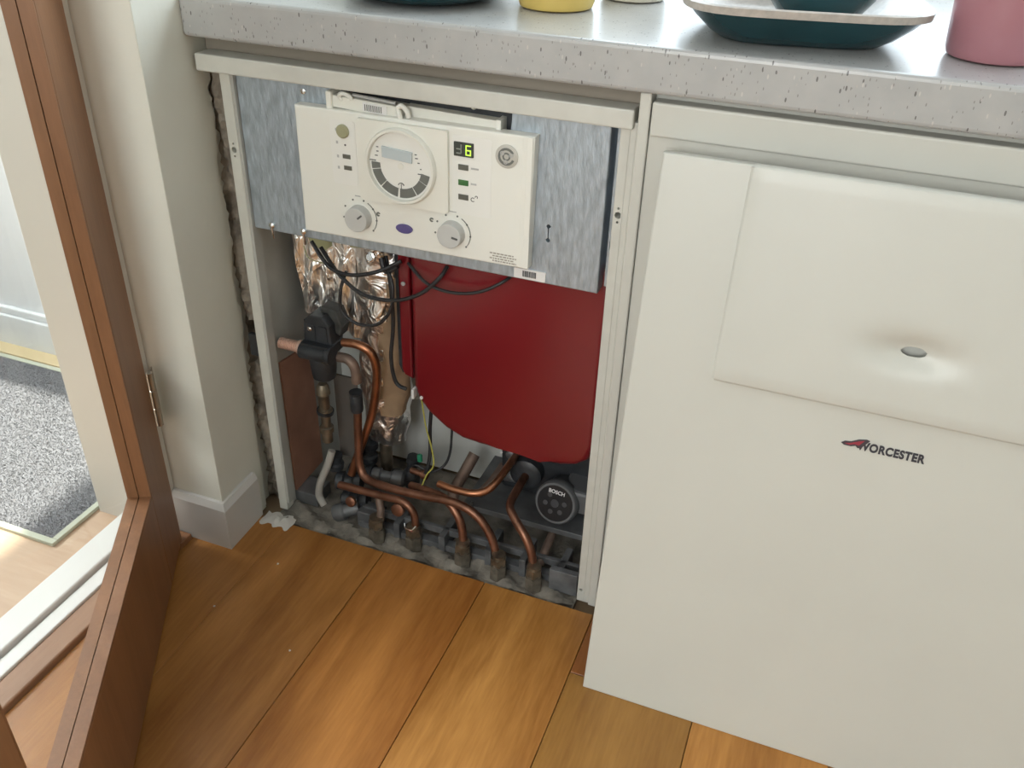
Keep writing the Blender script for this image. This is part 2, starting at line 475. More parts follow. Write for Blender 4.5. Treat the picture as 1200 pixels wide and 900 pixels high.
# outer hall wall with the window that lets the sun onto the mat
bm = bmesh.new()
wz0, wz1, wy0, wy1 = 1.00, 1.90, -.80, .16
abox(bm, -1.72, -1.60, -3.0, wy0, 0, 2.4); abox(bm, -1.72, -1.60, wy1, .285, 0, 2.4)
abox(bm, -1.72, -1.60, wy0, wy1, 0, wz0); abox(bm, -1.72, -1.60, wy0, wy1, wz1, 2.4)
hwo = struct(finish('wall_hall_outer', bm, HALLWALL))
w1 = struct(empty('window_1', (-1.66, (wy0 + wy1) / 2, wz0)))
w1.name = 'window_1'
def wpart(nm, x0, x1, y0, y1, z0, z1, m):
    o = box(nm, x0 + 1.66, x1 + 1.66, y0 - (wy0 + wy1) / 2, y1 - (wy0 + wy1) / 2, z0 - wz0, z1 - wz0, m, w1)
for y in (wy0, -.34, wy1 - .03): wpart('window_frame', -1.68, -1.64, y, y + .03, wz0, wz1, HALLWALL)
for z in (wz0, wz1 - .03): wpart('window_frame', -1.68, -1.64, wy0 + .03, wy1 - .03, z, z + .03, HALLWALL)
wpart('pane', -1.662, -1.658, wy0 + .03, wy1 - .03, wz0 + .03, wz1 - .03, GLASS)

struct(box('ceiling_hall', -1.72, -.235, -3.0, .385, 2.4, 2.5, HALLWALL, bev=0))
# ---- kitchen back wall above the worktop, with window
bm = bmesh.new()
abox(bm, -.235, 3.0, .62, .72, -.05, 0.95); abox(bm, -.235, 3.0, .62, .72, 2.1, 2.4)
abox(bm, -.235, .15, .62, .72, 0.95, 2.1); abox(bm, 2.2, 3.0, .62, .72, 0.95, 2.1)
wall_back = struct(finish('wall_back', bm, WALL))
struct(box('wall_front', -.235, 3.1, -3.1, -3.0, -.01, 2.4, WALL, bev=0))
struct(box('wall_right', 3.0, 3.1, -3.0, .72, -.01, 2.4, WALL, bev=0))
struct(box('ceiling', -.235, 3.0, -3.0, .72, 2.4, 2.5, HALLWALL, bev=0))
w2 = struct(empty('window_2', (1.175, .67, 0.95)))
def wpart2(nm, x0, x1, z0, z1, m, y0=-.02, y1=.02): box(nm, x0 - 1.175, x1 - 1.175, y0, y1, z0 - .95, z1 - .95, m, w2)
for x in (.15, 1.15, 2.15): wpart2('window_frame', x, x + .05, .95, 2.1, HALLWALL)
for z in (.95, 2.05): wpart2('window_frame', .2, 2.15, z, z + .05, HALLWALL)
wpart2('pane', .2, 2.15, 1.0, 2.05, GLASS, -.003, .003)

# ---- glazed wooden door, swung into the kitchen
door = struct(empty('door_1', (-.117, -.136, .008)))
ang = math.atan2(-.86348, .50439)
door.rotation_euler = (0, 0, ang)
# local: x along the leaf, y across it (room face at y=0, thickness to -y), z up
DT = .036
def dbox(nm, x0, x1, z0, z1, y0=-DT, y1=0, m=WOODDOOR, par=door, bev=.0015): return box(nm, x0, x1, y0, y1, z0, z1, m, par, bev)
DWd = .835; S0, S1 = .128, .702; RZ = .193; TZ = 1.86
def leaf_boxes(nm, boxes):
    bm = bmesh.new()
    for (x0, x1, y0, y1, z0, z1, mi) in boxes:
        n0 = len(bm.faces); abox(bm, x0, x1, y0, y1, z0, z1)
        bm.faces.ensure_lookup_table()
        for f in bm.faces[n0:]: f.material_index = mi
    return finish(nm, bm, None, door, mats=[WOODDOOR, WOODEDGE])
# room-side skin and the rebate around the glass are one stained wood
stile1 = dbox('stile', .012, S0 - .0035, 0, 2.0)
stile2 = dbox('stile', S1 + .0035, DWd, 0, 2.0)
rail1 = dbox('bottom_rail', S0 - .0035, S1 + .0035, 0, RZ - .0035)
rail2 = dbox('top_rail', S0 - .0035, S1 + .0035, TZ + .0035, 2.0)
for nm, x0, x1, z0, z1 in (('glazing_bead', S0 - .0035, S0, RZ, TZ), ('glazing_bead', S1, S1 + .0035, RZ, TZ), ('glazing_bead', S0 - .0035, S1 + .0035, RZ - .0035, RZ), ('glazing_bead', S0 - .0035, S1 + .0035, TZ, TZ + .0035)):
    dbox(nm, x0, x1, z0, z1, -DT, -.0193, WOODEDGE, bev=0)
    dbox(nm, x0, x1, z0, z1, -.0178, -.0004, WOODEDGE, bev=0)
dbox('pane', S0 - .003, S1 + .003, RZ - .003, TZ + .003, -.0192, -.0179, GLASS, bev=0)
dbox('hinge_edge', .010, .012, 0, 2.0, -DT + .002, -.002, WOODEDGE, bev=0)
for hz in (.245, 1.6):
    hg = empty('hinge', (0, 0, 0), door)
    hk = lathe('knuckle', [(.0055, 0), (.0055, .033), (.004, .034), (.0055, .035), (.0055, .068), (.004, .069), (.0055, .07), (.0055, .102)], (.004, .004, hz), (0, 0, 1), HINGE, hg, 12)
    box('leaf', -.016, .004, .002, .005, hz, hz + .102, HINGE, hg, .0005)

# ================================================================== WORKTOP AND CABINET
wt = box('worktop', -.0355, 2.4, -.022, .61, .858, .912, WORKTOP, None, .006, 3)
tag(wt, 'grey speckled stone-effect worktop running over boiler and cabinet', 'worktop')

cab = tag(empty('base_cabinet', (.93, .3, 0)), 'cream kitchen base cabinet behind the leaning white panel', 'cabinet')
def cbox(nm, x0, x1, y0, y1, z0, z1, m=CABW, bev=.002, seg=2): return box(nm, x0 - .93, x1 - .93, y0 - .3, y1 - .3, z0, z1, m, cab, bev, seg)
cbox('end_post', .6145, .6285, -.012, .58, 0, .857)
cbox('carcass', .6285, 1.235, .012, .58, .10, .852)
cbox('top_rail', .6300, 1.234, -.012, .012, .806, .8475, bev=.003, seg=3)
cbox('cabinet_door', .6290, 1.234, -.007, .012, .105, .8075, bev=.0015)
cbox('plinth', .6285, 1.235, .05, .065, 0, .10)
cab2 = tag(empty('base_cabinet', (1.55, .3, 0)), 'cream kitchen base cabinet past the leaning white panel, out to the right', 'cabinet')
box('carcass', -.31, .6, -.285, .28, .10, .852, CABW, cab2); box('plinth', -.31, .6, -.25, -.24, 0, .10, CABW, cab2)
box('cabinet_door', -.308, .3, -.305, -.287, .105, .8475, CABW, cab2, .003)

# ================================================================== FRONT PANEL LEANING ON THE CABINET
tilt = math.atan2(.128, .80)
pan = tag(empty('boiler_front_panel', (.657, -.178, 0)), 'large white steel boiler cover panel leaning against the cabinet, lettered WORCESTER', 'panel')
pan.rotation_euler = (-tilt, 0, 0)
PWD, PHT = .60, .812
fx, fz = (0.106, 0.549)
fx2, fz2 = (0.110, 0.813)
# raised control cover with a scooped finger hole
hx, hz = (0.324, 0.628)
bm = bmesh.new()
gx, gz = 90, 60
X0, X1, Z0, Z1 = (fx + fx2) / 2, PWD - .002, fz, PHT - .002
prism('sheet', [(0, 0), (PWD, 0), (PWD, Z0 + .004), (X0 + .004, Z0 + .004), (X0 + .004, PHT), (0, PHT)], 0, .018, WHITE, pan, .0025)
sb_ = box('sheet_back', X0 + .004, PWD, .0168, .018, Z0 + .004, PHT, WHITE, pan, 0)
cbm = bmesh.new(); abox(cbm, hx - .07, hx + .07, .010, .025, hz - .05, hz + .05); drill(sb_, cbm)
def scoop(x, z):
    dx, dz = (x - hx), (z - hz)
    return .0125 * math.exp(-((dx / .042) ** 2 + (dz / .0185) ** 2))
rows = []
def gridpos(lo, hi, c, n, dens):
    xs = [lo + (hi - lo) * i / n for i in range(n + 1)]
    return sorted(set([round(v, 5) for v in xs] + [round(c + dens * i, 5) for i in range(-14, 15) if lo < c + dens * i < hi]))
GX = sorted(set(gridpos(X0, X1, hx, 24, .006) + [round(hx + .0012 * i, 5) for i in range(-13, 14)]))
GZ = sorted(set(gridpos(Z0, Z1, hz, 16, .003) + [round(hz + .0006 * i, 5) for i in range(-12, 13)]))
HA, HB = .0140, .0062
for z in GZ:
    rows.append([bm.verts.new((x, -.009 + scoop(x, z), z)) for x in GX])
for i in range(len(GZ) - 1):
    for k in range(len(GX) - 1):
        mx_, mz_ = (GX[k] + GX[k + 1]) / 2 - hx, (GZ[i] + GZ[i + 1]) / 2 - hz
        if (mx_ / HA) ** 2 + (mz_ / HB) ** 2 < 1: continue          # the finger hole itself
        bm.faces.new((rows[i][k], rows[i][k + 1], rows[i + 1][k + 1], rows[i + 1][k]))
# rolled edges back to the sheet
def skirt(vs_, dx, dz):
    prev = vs_
    for (ox, oy) in ((.0022, .0010), (.0038, .0040), (.0042, .0091)):
        cur = [bm.verts.new((v.co.x + dx * ox, -.009 + oy, v.co.z + dz * ox)) for v in vs_]
        for i in range(len(vs_) - 1): bm.faces.new((prev[i], prev[i + 1], cur[i + 1], cur[i]))
        prev = cur
skirt(rows[0], 0, -1); skirt(rows[-1], 0, 1); skirt([r[0] for r in rows], -1, 0); skirt([r[-1] for r in rows], 1, 0)
bmesh.ops.delete(bm, geom=[v for v in bm.verts if not v.link_faces], context='VERTS')
cover = finish('control_cover', bm, WHITE, pan, True)
# turned-in collar of the hole
bm = bmesh.new(); ra, rb = [], []
for k in range(32):
    a = 2 * PI * k / 32; x = hx + (HA + .0006) * math.cos(a); z = hz + (HB + .0003) * math.sin(a)
    ra.append(bm.verts.new((x, -.0088 + scoop(x, z), z))); rb.append(bm.verts.new((x, -.0058 + scoop(x, z), z)))
for k in range(32): bm.faces.new((ra[k], ra[(k + 1) % 32], rb[(k + 1) % 32], rb[k]))
finish('finger_hole_collar', bm, WHITE, cover, True)
wx, wz = (0.288, 0.499)
wx2, wz2 = (0.369, 0.498)
badge = text('wordmark', 'WORCESTER', wx + .003, wz2 - .004, -.0006, .0150, mat('wordmark_ink', (.035, .035, .045), .4), pan, squash=1.0, bold=.0007, space=1.10)
dims = [v.co.x for v in badge.data.vertices]
sx = (wx2 - wx - .003) / (max(dims) - min(dims))
for v in badge.data.vertices: v.co.x = wx + .003 + (v.co.x - min(dims)) * sx
# swooping emblem ahead of the word
ex, ez = (0.272, 0.497)
def emb(nm, pts, m): return prism(nm, [(ex + x, ez + z) for x, z in pts], -.0010, 0, m, pan)
emb('emblem', [(0, .001), (.004, .004), (.011, .005), (.019, .0095), (.028, .0115), (.032, .0105), (.024, -.001), (.020, -.002), (.017, .0005), (.012, -.0015), (.004, -.0015)], mat('emblem_dark', (.05, .04, .05), .4))
emb('emblem_flash', [(.004, .0012), (.011, .003), (.020, .0075), (.026, .0095), (.021, .002), (.015, .0025), (.010, .0002)], mat('emblem_red', (.30, .03, .05), .4))
# the flash is the red heart of the emblem, a hair proud of it
bpy.data.objects['emblem_flash'].location = (0, -.0004, 0)

# ================================================================== BOILER
B = tag(empty('boiler', (.30, .28, 0)), 'floor-standing boiler with its cover off, red casing and copper pipes showing', 'boiler')
OFF = Vector((-.30, -.28, 0))
class _P: pass
core = empty('boiler_offset')     # children are built in world coordinates, then shifted once
bpy.data.objects.remove(core)
boiler_parts = []
def bp_(o, parent=None):
    if parent is None: boiler_parts.append(o)
    return o
def BB(nm, x0, x1, y0, y1, z0, z1, m, bev=.001, par=None, seg=2): return bp_(box(nm, x0, x1, y0, y1, z0, z1, m, par, bev, seg), par)
def BT(nm, pts, r, m, par=None, seg=10, sub=6): return bp_(tube(nm, pts, r, m, par, seg, sub), par)
def BP(nm, outl, y0, y1, m, bev=0, par=None, seg=3, smooth=False): return bp_(prism(nm, outl, y0, y1, m, par, bev, seg, smooth), par)
def BL(nm, prof, o, ax, m, par=None, seg=20): return bp_(lathe(nm, prof, o, ax, m, par, seg), par)
def BD(nm, c, r, y0, y1, m, par=None, rz=None, bev=0, seg=28): return bp_(disc_y(nm, c, r, y0, y1, m, par, rz, seg, bev), par)
def BX(nm, body, x, z, y, size, m, par=None, **k): return bp_(text(nm, body, x, z, y, size, m, par, **k), par)

# frame
fl = BB('frame_upright', -.001, .0165, 0, .022, .002, .811, FRAMEW, .0015)
fr = BB('frame_upright', .5925, .6135, -.004, .022, -.004, .818, FRAMEW, .0015)
BB('upright_fold', .6035, .6050, -.0052, -.003, 0, .81, FRAMEW, 0, fr)
tb = BB('top_bar', -.028, .6095, -.014, .020, .811, .835, FRAMEW, .002)
BB('filler_board', -.036, .6135, .025, .05, .812, .857, mat('raw_filler_board', (.30, .26, .21), .8), 0)
for up_, cx_, cz_, low in ((fl, .0075, .697, None), (fr, .5995, .696, (.599, .022))):
    bm = bmesh.new()
    bore(bm, cx_, cz_, .0046, -.01, .018)
    for dz in (.0095, -.0095): bore(bm, cx_, cz_ + dz, .0017, -.01, .012, 12)
    if low: bore(bm, low[0], low[1], .003, -.01, .012, 12)
    drill(up_, bm)
# inner shell
BB('side_panel', .004, .012, .022, .54, .0, .81, PANELGREY, 0)
BB('side_panel', .592, .600, .022, .54, .0, .81, PANELGREY, 0)
BB('rear_board', .012, .592, .235, .25, .0, .58, INSUL, 0)
bb_ = BB('dark_bulk', .388, .590, .150, .232, .0668, .30, BLACKP, .010)  # invented dark bulk, added to darken the space below the red casing
BL('bulk_nozzle', [(.030, 0), (.030, .02), (.022, .025)], (.445, .150, .125), (0, -1, 0), BLACKP, bb_, 24)
BL('bulk_knob', [(.009, 0), (.009, .008), (.006, .01)], (.410, .150, .150), (0, -1, 0), STEEL, bb_, 16)
BB('back_panel', .012, .592, .53, .54, .0, .81, PANELGREY, 0)
BB('frame_return', .0168, .0215, .001, .020, .02, .81, PANELGREY, 0)
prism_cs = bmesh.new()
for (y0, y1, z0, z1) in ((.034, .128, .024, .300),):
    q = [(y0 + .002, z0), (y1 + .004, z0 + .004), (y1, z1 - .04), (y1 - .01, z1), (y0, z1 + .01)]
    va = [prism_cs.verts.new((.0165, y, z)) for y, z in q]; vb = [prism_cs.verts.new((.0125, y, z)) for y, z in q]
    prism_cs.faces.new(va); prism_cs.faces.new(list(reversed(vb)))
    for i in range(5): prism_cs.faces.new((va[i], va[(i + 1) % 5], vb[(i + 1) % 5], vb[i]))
bp_(finish('copper_toned_plate', prism_cs, COPTONE))  # thin copper-coloured plate against the left side panel

# control box
cb = BP('control_box', [(.022, .574), (.5785, .5735), (.5785, .810), (.445, .810), (.445, .772), (.185, .786), (.185, .810), (.022, .810)], .006, .22, GALV, .002)
fg_ = BB('box_flange', .5860, .5922, .010, .16, .585, .809, GALV, .001, cb)
bm = bmesh.new(); abox(bm, .5895, .5930, 0, .17, .735, .747); abox(bm, .5885, .5930, 0, .17, .640, .652); drill(fg_, bm)
BB('box_groove', .5785, .5860, .050, .16, .580, .809, GALV, 0, cb)
for c in ((0.131, 0.780), (0.136, 0.697), (0.122, 0.798)):
    pass
for u in ((.140, .797), (.139, .755), (.139, .690)):
    BL('screw', [(.0045, 0), (.0042, .0025), (.002, .0035)], (u[0] - .006, .006, u[1]), (0, -1, 0), PLATED, cb, 12)
for p in ((0.058, -0.002, 0.582), (0.114, -0.004, 0.582)):
    BL('screw', [(.004, 0), (.005, .002), (.005, .007), (.0025, .009)], (p[0], .006, p[2] + .004), (0, -1, 0), PLATED, cb, 12)
    BT('spring_clip', [(p[0], -.001, p[2] + .004), (p[0] + .001, .0, p[2] - .010), (p[0] - .001, .003, p[2] - .018)], .0018, PLATED, cb, 8, 4)
st = BP('sticker', roundrect(.456, .503, .5765, .5915, .0015), .0035, .0062, STICK, 0, cb)
x = .469
random.seed(3)
for k in range(11):
    w = random.choice((.0008, .0012, .0018)); BB('barcode_line', x, x + w, .0030, .0036, .5800, .5890, INK, 0, cb); x += w + random.choice((.0004, .0007))

bm = bmesh.new(); bore(bm, .503, .660, .003, 0, .05); bore(bm, .503, .640, .003, 0, .05); drill(cb, bm)
bm = bmesh.new(); abox(bm, .5022, .5038, 0, .05, .640, .660); drill(cb, bm)
# near-black plate set back in the cut-out of the box, behind the two screws
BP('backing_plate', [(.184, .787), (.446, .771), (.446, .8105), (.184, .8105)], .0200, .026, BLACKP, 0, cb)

# fascia: one moulded plate with controls as its pieces
FY = -.030
fa = BP('control_fascia', [(.1385, .604), (.4875, .608), (.4905, .7905), (.140, .788)], FY, FY + .0172, FASC, .0025)
# right hand step
bm = bmesh.new()
wedge = [[bm.verts.new(p_) for p_ in ((.4745, FY, z_), (.4808, FY - .0016, z_), (.4808, FY + .001, z_), (.4745, FY + .001, z_))] for z_ in (.611, .7885)]
bm.faces.new(wedge[0]); bm.faces.new(wedge[1])
for k_ in range(4): bm.faces.new((wedge[0][k_], wedge[0][(k_ + 1) % 4], wedge[1][(k_ + 1) % 4], wedge[1][k_]))
bp_(finish('fascia_step', bm, FASC, fa), fa)
BB('fascia_edge', .4805, .4885, FY - .0016, FY + .001, .6095, .7895, FASC, .0006, fa)
BP('label_field', roundrect(.194, .233, .686, .776, .004), FY - .0004, FY + .001, FLABEL, 0, fa)
BP('label_field', roundrect(.3765, .4325, .672, .779, .004), FY - .0004, FY + .001, FLABEL, 0, fa)
# programmer module
pm = BP('programmer', roundrect(.2385, .3725, .671, .784, .003), FY - .006, FY + .001, FASC2, .0015, fa)
PY = FY - .006
bm = bmesh.new()
alathe(bm, [(.0525, 0), (.0525, .004), (.0505, .0075), (.0475, .0075), (.0465, .004), (.0465, 0)], (.304, PY, .7275), (0, -1, 0), 48)
bp_(finish('dial_ring', bm, FASC2, fa, True), fa)
BD('dial_face', (.304, .7275), .0465, PY - .0015, PY, FLABEL, fa, seg=40)
def arcseg(nm, c, r0, r1, a0, a1, y, m, par, n=8):
    o = [(c[0] + r1 * math.cos(a0 + (a1 - a0) * i / n), c[1] + r1 * math.sin(a0 + (a1 - a0) * i / n)) for i in range(n + 1)]
    i_ = [(c[0] + r0 * math.cos(a0 + (a1 - a0) * i / n), c[1] + r0 * math.sin(a0 + (a1 - a0) * i / n)) for i in range(n, -1, -1)]
    return BP(nm, o + i_, y, y + .0015, m, 0, par)
segs = [(178, 191), (193, 225), (227, 262), (267, 301), (304, 330), (332, 350)]
for a0, a1 in segs: arcseg('dial_segment', (.304, .7275), .031, .0435, math.radians(a0), math.radians(a1), PY - .0026, SEG, fa)
BD('dial_boss', (.304, .7275), .0045, PY - .002, PY, FASC2, fa)
arcseg('dial_mark', (.304, .700), .004, .005, math.radians(20), math.radians(160), PY - .0024, INK, fa)
BB('dial_mark', .3037, .3043, PY - .0024, PY, .690, .703, INK, 0, fa)
BP('lcd_window', [(.2775, .7375), (.3215, .7345), (.3225, .7495), (.2775, .7525)], PY - .0042, PY, LCD, .0004, fa)
for (xx, zz, w) in ((.270, .744, .003), (.268, .738, .004), (.270, .750, .003), (.328, .742, .004), (.331, .736, .003), (.327, .747, .003), (.262, .731, .010), (.268, .727, .008), (.334, .728, .002), (.334, .721, .009)):
    BB('dial_print', xx - w / 2, xx + w / 2, PY - .0022, PY, zz - .0006, zz + .0006, INK, 0, fa)
# left indicators
BL('button', [(.0095, 0), (.0095, .003), (.008, .0045)], (*((.2145, FY)), .7615), (0, -1, 0), mat('olive_button', (.34, .33, .20), .4), fa, 24)
BD('pinhole', (.2165, .7425), .0014, FY - .0008, FY, INK, fa)
BB('led_lens', .2115, .2235, FY - .0014, FY, .7235, .7295, LEDOFF, .0004, fa)
BB('led_lens', .2125, .2245, FY - .0014, FY, .7075, .7135, LEDOFF, .0004, fa)
for z_ in (.7255, .7095, .745, .7625): BB('icon', .2025, .2055, FY - .0007, FY, z_ - .002, z_ + .002, GREYP, 0, fa)
# right indicators
BP('display', roundrect(.3795, .4075, .752, .771, .001), FY - .0016, FY, DISP, 0, fa)
def seven(x, z, w, h, on, mt, nm):
    t = w * .18
    S = {'a': (x, x + w, z + h - t, z + h), 'g': (x, x + w, z + h / 2 - t / 2, z + h / 2 + t / 2), 'd': (x, x + w, z, z + t), 'f': (x, x + t, z + h / 2, z + h), 'b': (x + w - t, x + w, z + h / 2, z + h), 'e': (x, x + t, z, z + h / 2), 'c': (x + w - t, x + w, z, z + h / 2)}
    bm = bmesh.new()
    for k in on:
        a = S[k]; abox(bm, a[0], a[1], FY - .0022, FY - .0014, a[2], a[3])
    return bp_(finish(nm, bm, mt, fa), fa)
seven(.3832, .7555, .0075, .0125, 'bcdg', DIGOFF, 'digit')
seven(.3965, .7545, .0075, .0135, 'acdefg', DIG, 'lit_digit')
for z_, m in ((.7375, LEDOFF), (.7165, LEDGRN), (.6965, LEDOFF)): BB('led_lens', .3855, .4000, FY - .0014, FY, z_ - .0038, z_ + .0038, m, .0004, fa)
for z_, w in ((.7375, .011), (.7165, .008)): BB('caption', .4035, .4035 + w, FY - .0007, FY, z_ - .0012, z_ + .0012, GREYP, 0, fa)
arcseg('flame_icon', (.4065, .695), .0022, .0032, .6, 5.6, FY - .0007, INK, fa)
arcseg('flame_icon', (.4115, .699), .0012, .0022, -1.0, 3.4, FY - .0007, INK, fa)
# maker emblem
BL('emblem_disc', [(.0155, 0), (.0155, .0015), (.014, .002)], (.4535, FY, .761), (0, -1, 0), mat('emblem_grey', (.50, .48, .43), .4), fa, 28)
arcseg('emblem_ring', (.4535, .761), .0085, .0115, .5, 5.9, FY - .0028, SEG, fa, 20)
arcseg('emblem_ring', (.4535, .761), .0035, .0055, 0, 6.2, FY - .0028, SEG, fa, 14)
for a in range(3):
    an = a * 2.094 + .4
    arcseg('emblem_lobe', (.4535 + .007 * math.cos(an), .761 + .007 * math.sin(an)), .0018, .0030, 0, 6.2, FY - .0030, GREYP, fa, 10)
# knobs
for (kx, kz, pa) in ((.2325, .6405, math.radians(40)), (.3765, .6420, math.radians(-10))):
    k = BL('knob', [(.0186, 0), (.0176, .0135), (.0168, .0142), (.001, .0142)], (kx, FY, kz), (0, -1, 0), LGREY, fa, 32)
    bm = bmesh.new(); abox(bm, -.0045, .0045, -.0005, .0005, -.0013, .0013)
    o = finish('pointer', bm, INK, fa); o.matrix_world = Matrix.Translation((kx + .009 * math.cos(pa), FY - .0145, kz + .009 * math.sin(pa))) @ Matrix.Rotation(-pa, 4, 'Y')
    o['no'] = 1
    del o['no']
    arcseg('scale_arc', (kx, kz), .0262, .0272, math.radians(-35), math.radians(60), FY - .0007, SEG, fa)
    for a in range(-40, 226, 38):
        r_ = math.radians(a); BD('scale_tick', (kx + .0265 * math.cos(r_), kz + .0265 * math.sin(r_)), .0014, FY - .0007, FY, SEG, fa, seg=8)
    BB('caption', kx - .006, kx + .006, FY - .0006, FY, kz + .0305, kz + .0318, GREYP, 0, fa)
for (xx, zz) in ((.262, .650), (.345, .656)):
    arcseg('knob_icon', (xx, zz), .001, .0033, .3, 5.5, FY - .0007, SEG, fa)
BD('oval_badge', (.3025, .6355), .0130, FY - .0022, FY, BLUE, fa, .0068, .0006)
random.seed(5)
for i, z_ in enumerate((.6235, .6198, .6161, .6126)):
    x = .432 + .004 * (i % 2); x_end = .471 - .004 * ((i + 1) % 2)
    while x < x_end:
        w = random.uniform(.002, .005); BB('print', x, min(x + w, x_end), FY - .0005, FY, z_ - .0009, z_ + .0009, mat('faint_print', (.34, .31, .27), .6), 0, fa); x += w + .0011
# bracket over the fascia
br = BP('hinge_bracket', [(.195, .790), (.195, .806), (.300, .8015), (.300, .7845)], -.022, .004, FASC2, .0015)
BP('bracket_label', [(.243, .7905), (.243, .8020), (.279, .8004), (.279, .7888)], -.0232, -.0215, STICK, 0, br)
for k in range(9): BB('barcode_line', .246 + k * .0030, .2472 + k * .0030, -.0238, -.023, .7915 - k * .0001, .7998 - k * .0001, SEG, 0, br)
BB('bracket_lug', .188, .197, -.026, .003, .786, .811, FASC2, .002, br)
BP('cover_strip', [(.302, .781), (.302, .8025), (.437, .7995), (.437, .7765)], -.014, .004, FASC2, .0012, br)
BB('strip_end', .433, .440, -.020, .004, .7740, .8025, FASC, .001, br)
BT('hook', [(.2105, -.022, .801), (.209, -.024, .807), (.215, -.025, .8105), (.224, -.024, .808), (.226, -.022, .803)], .0030, FASC, br, 8, 5)
BT('hook', [(.301, -.024, .775), (.300, -.026, .790), (.297, -.026, .801), (.303, -.026, .805), (.309, -.024, .799), (.311, -.023, .790)], .0035, FASC, br, 8, 5)
BT('rod', [(.226, -.018, .8085), (.29, -.018, .805)], .0022, GREYP, br, 8, 1)
BL('screw', [(.0045, 0), (.0045, .002), (.003, .0035)], (.395, -.0010, .8105), (0, -1, 0), PLATED, br, 12)
BL('screw', [(.003, 0), (.003, .002), (.002, .003)], (.345, -.0010, .8115), (0, -1, 0), PLATED, br, 12)

# red heat exchanger casing
red_outline = [(.2735, .60), (.2735, .327), (.281, .304), (.300, .280), (.330, .257), (.362, .243), (.395, .240), (.425, .244), (.465, .243), (.500, .238), (.535, .239), (.560, .246), (.580, .262), (.590, .290), (.590, .60)]
rc = BP('heat_exchanger_casing', red_outline, .034, .225, RED, .012, None, 4, True)
rl = BP('casing_flank', [(.246, .60), (.246, .345), (.251, .335), (.266, .330), (.266, .60)], .050, .22, RED, .003)
BP('seal_edge', [(.239, .60), (.239, .350), (.2455, .335), (.2455, .60)], .054, .20, BLACKP, .001, rl)
BD('rivet', (.2555, .505), .0035, .0475, .051, GREYP, rl, seg=12)
BD('drip_spot', (0.289, 0.034, 0.309)[::2], .003, .0325, .035, STICK, rc, seg=10)
BB('lower_clip', .2690, .2735, .036, .050, .300, .318, STICK, .001, rl)

# foil-lagged duct and foil sheet
random.seed(21)
bm = bmesh.new(); rings = []
cx, cy = .172, .135
for i in range(60):
    z = .60 - .47 * i / 59
    ring = []
    base_r = .046 if i < 46 else .046 - .014 * (i - 46) / 13
    for k in range(36):
        a = 2 * PI * k / 36
        r = base_r + random.uniform(-.0005, .0005) + .0022 * math.sin(a * 5 + i * .35) + .0018 * math.sin(a * 3 - i * .8)
        ring.append(bm.verts.new((cx + r * math.cos(a) * 1.02 + .004 * math.sin(i * .09), cy + r * math.sin(a), z)))
    rings.append(ring)
for i in range(59):
    for k in range(36):
        f = bm.faces.new((rings[i][k], rings[i][(k + 1) % 36], rings[i + 1][(k + 1) % 36], rings[i + 1][k]))
        am = (k + .5) / 36 * 360
        if am > 305 - (i > 24) * 22 + 4 * math.sin(i) and 14 < i < 50: f.material_index = 1
bm.faces.new(rings[0]); bm.faces.new(list(reversed(rings[-1])))
duct = bp_(finish('lagged_duct', bm, None, None, True, [FOIL2, CARD]))
BL('duct_tail', [(.012, 0), (.012, .13)], (.165, .125, 0.01), (0, 0, 1), BRASS, duct, 16)
bm = bmesh.new(); prev = None
for i in range(34):
    row = []
    for k in range(22):
        u, v = k / 21, i / 33
        x = .028 + u * .098 + .012 * v
        z = .595 - v * (.20 + .05 * u)
        row.append(bm.verts.new((x, .088 + .035 * u * (1 - .4 * v) + .005 * math.sin(u * 24 + v * 9) * v + random.uniform(-.0005, .0005), z)))
    if prev:
        for k in range(21): bm.faces.new((prev[k], prev[k + 1], row[k + 1], row[k]))
    prev = row
bp_(finish('foil_sheet', bm, FOIL, None, True))
BP('backing_card', [(.060, .60), (.058, .555), (.072, .530), (.095, .517), (.112, .530), (.118, .60)], .079, .081, OLIVE)
BP('backing_card', [(.132, .60), (.130, .552), (.150, .536), (.180, .540), (.188, .57), (.190, .60)], .076, .082, OLIVE)
BP('scorched_card', [(.150, .60), (.150, .566), (.172, .556), (.215, .560), (.215, .60)], .070, .075, CARD)

# cables looping under the control box
BT('cable', [(0.107, 0.030, 0.557), (0.141, 0.020, 0.525), (0.181, 0.015, 0.520), (0.224, 0.020, 0.531), (0.261, 0.035, 0.550)], .0032, RUBBER, None, 8, 8)
BT('cable', [(0.120, 0.035, 0.547), (0.159, 0.020, 0.514), (0.200, 0.018, 0.489), (0.254, 0.015, 0.491), (0.302, 0.012, 0.513), (0.334, 0.015, 0.545), (0.340, 0.030, 0.559)], .0032, RUBBER, None, 8, 8)
BT('cable', [(0.166, 0.030, 0.517), (0.159, 0.020, 0.487), (0.159, 0.020, 0.449), (0.187, 0.020, 0.432), (0.223, 0.020, 0.440), (0.247, 0.020, 0.472), (0.252, 0.020, 0.513), (0.231, 0.040, 0.537)], .0028, RUBBER, None, 8, 8)
BT('cable', [(0.275, 0.030, 0.552), (0.313, 0.015, 0.532), (0.356, 0.012, 0.527), (0.400, 0.012, 0.537), (0.434, 0.020, 0.557), (0.446, 0.045, 0.566)], .0026, RUBBER, None, 8, 8)
BT('cable', [(0.226, 0.050, 0.546), (0.235, 0.045, 0.499), (0.236, 0.046, 0.430), (0.229, 0.046, 0.364), (0.234, 0.050, 0.316), (0.253, 0.050, 0.307)], .0034, RUBBER, None, 8, 6)
BT('wire', [(0.092, 0.030, 0.547), (0.099, 0.030, 0.527), (0.124, 0.030, 0.523), (0.146, 0.030, 0.526)], .0009, OLIVE, None, 6, 6)
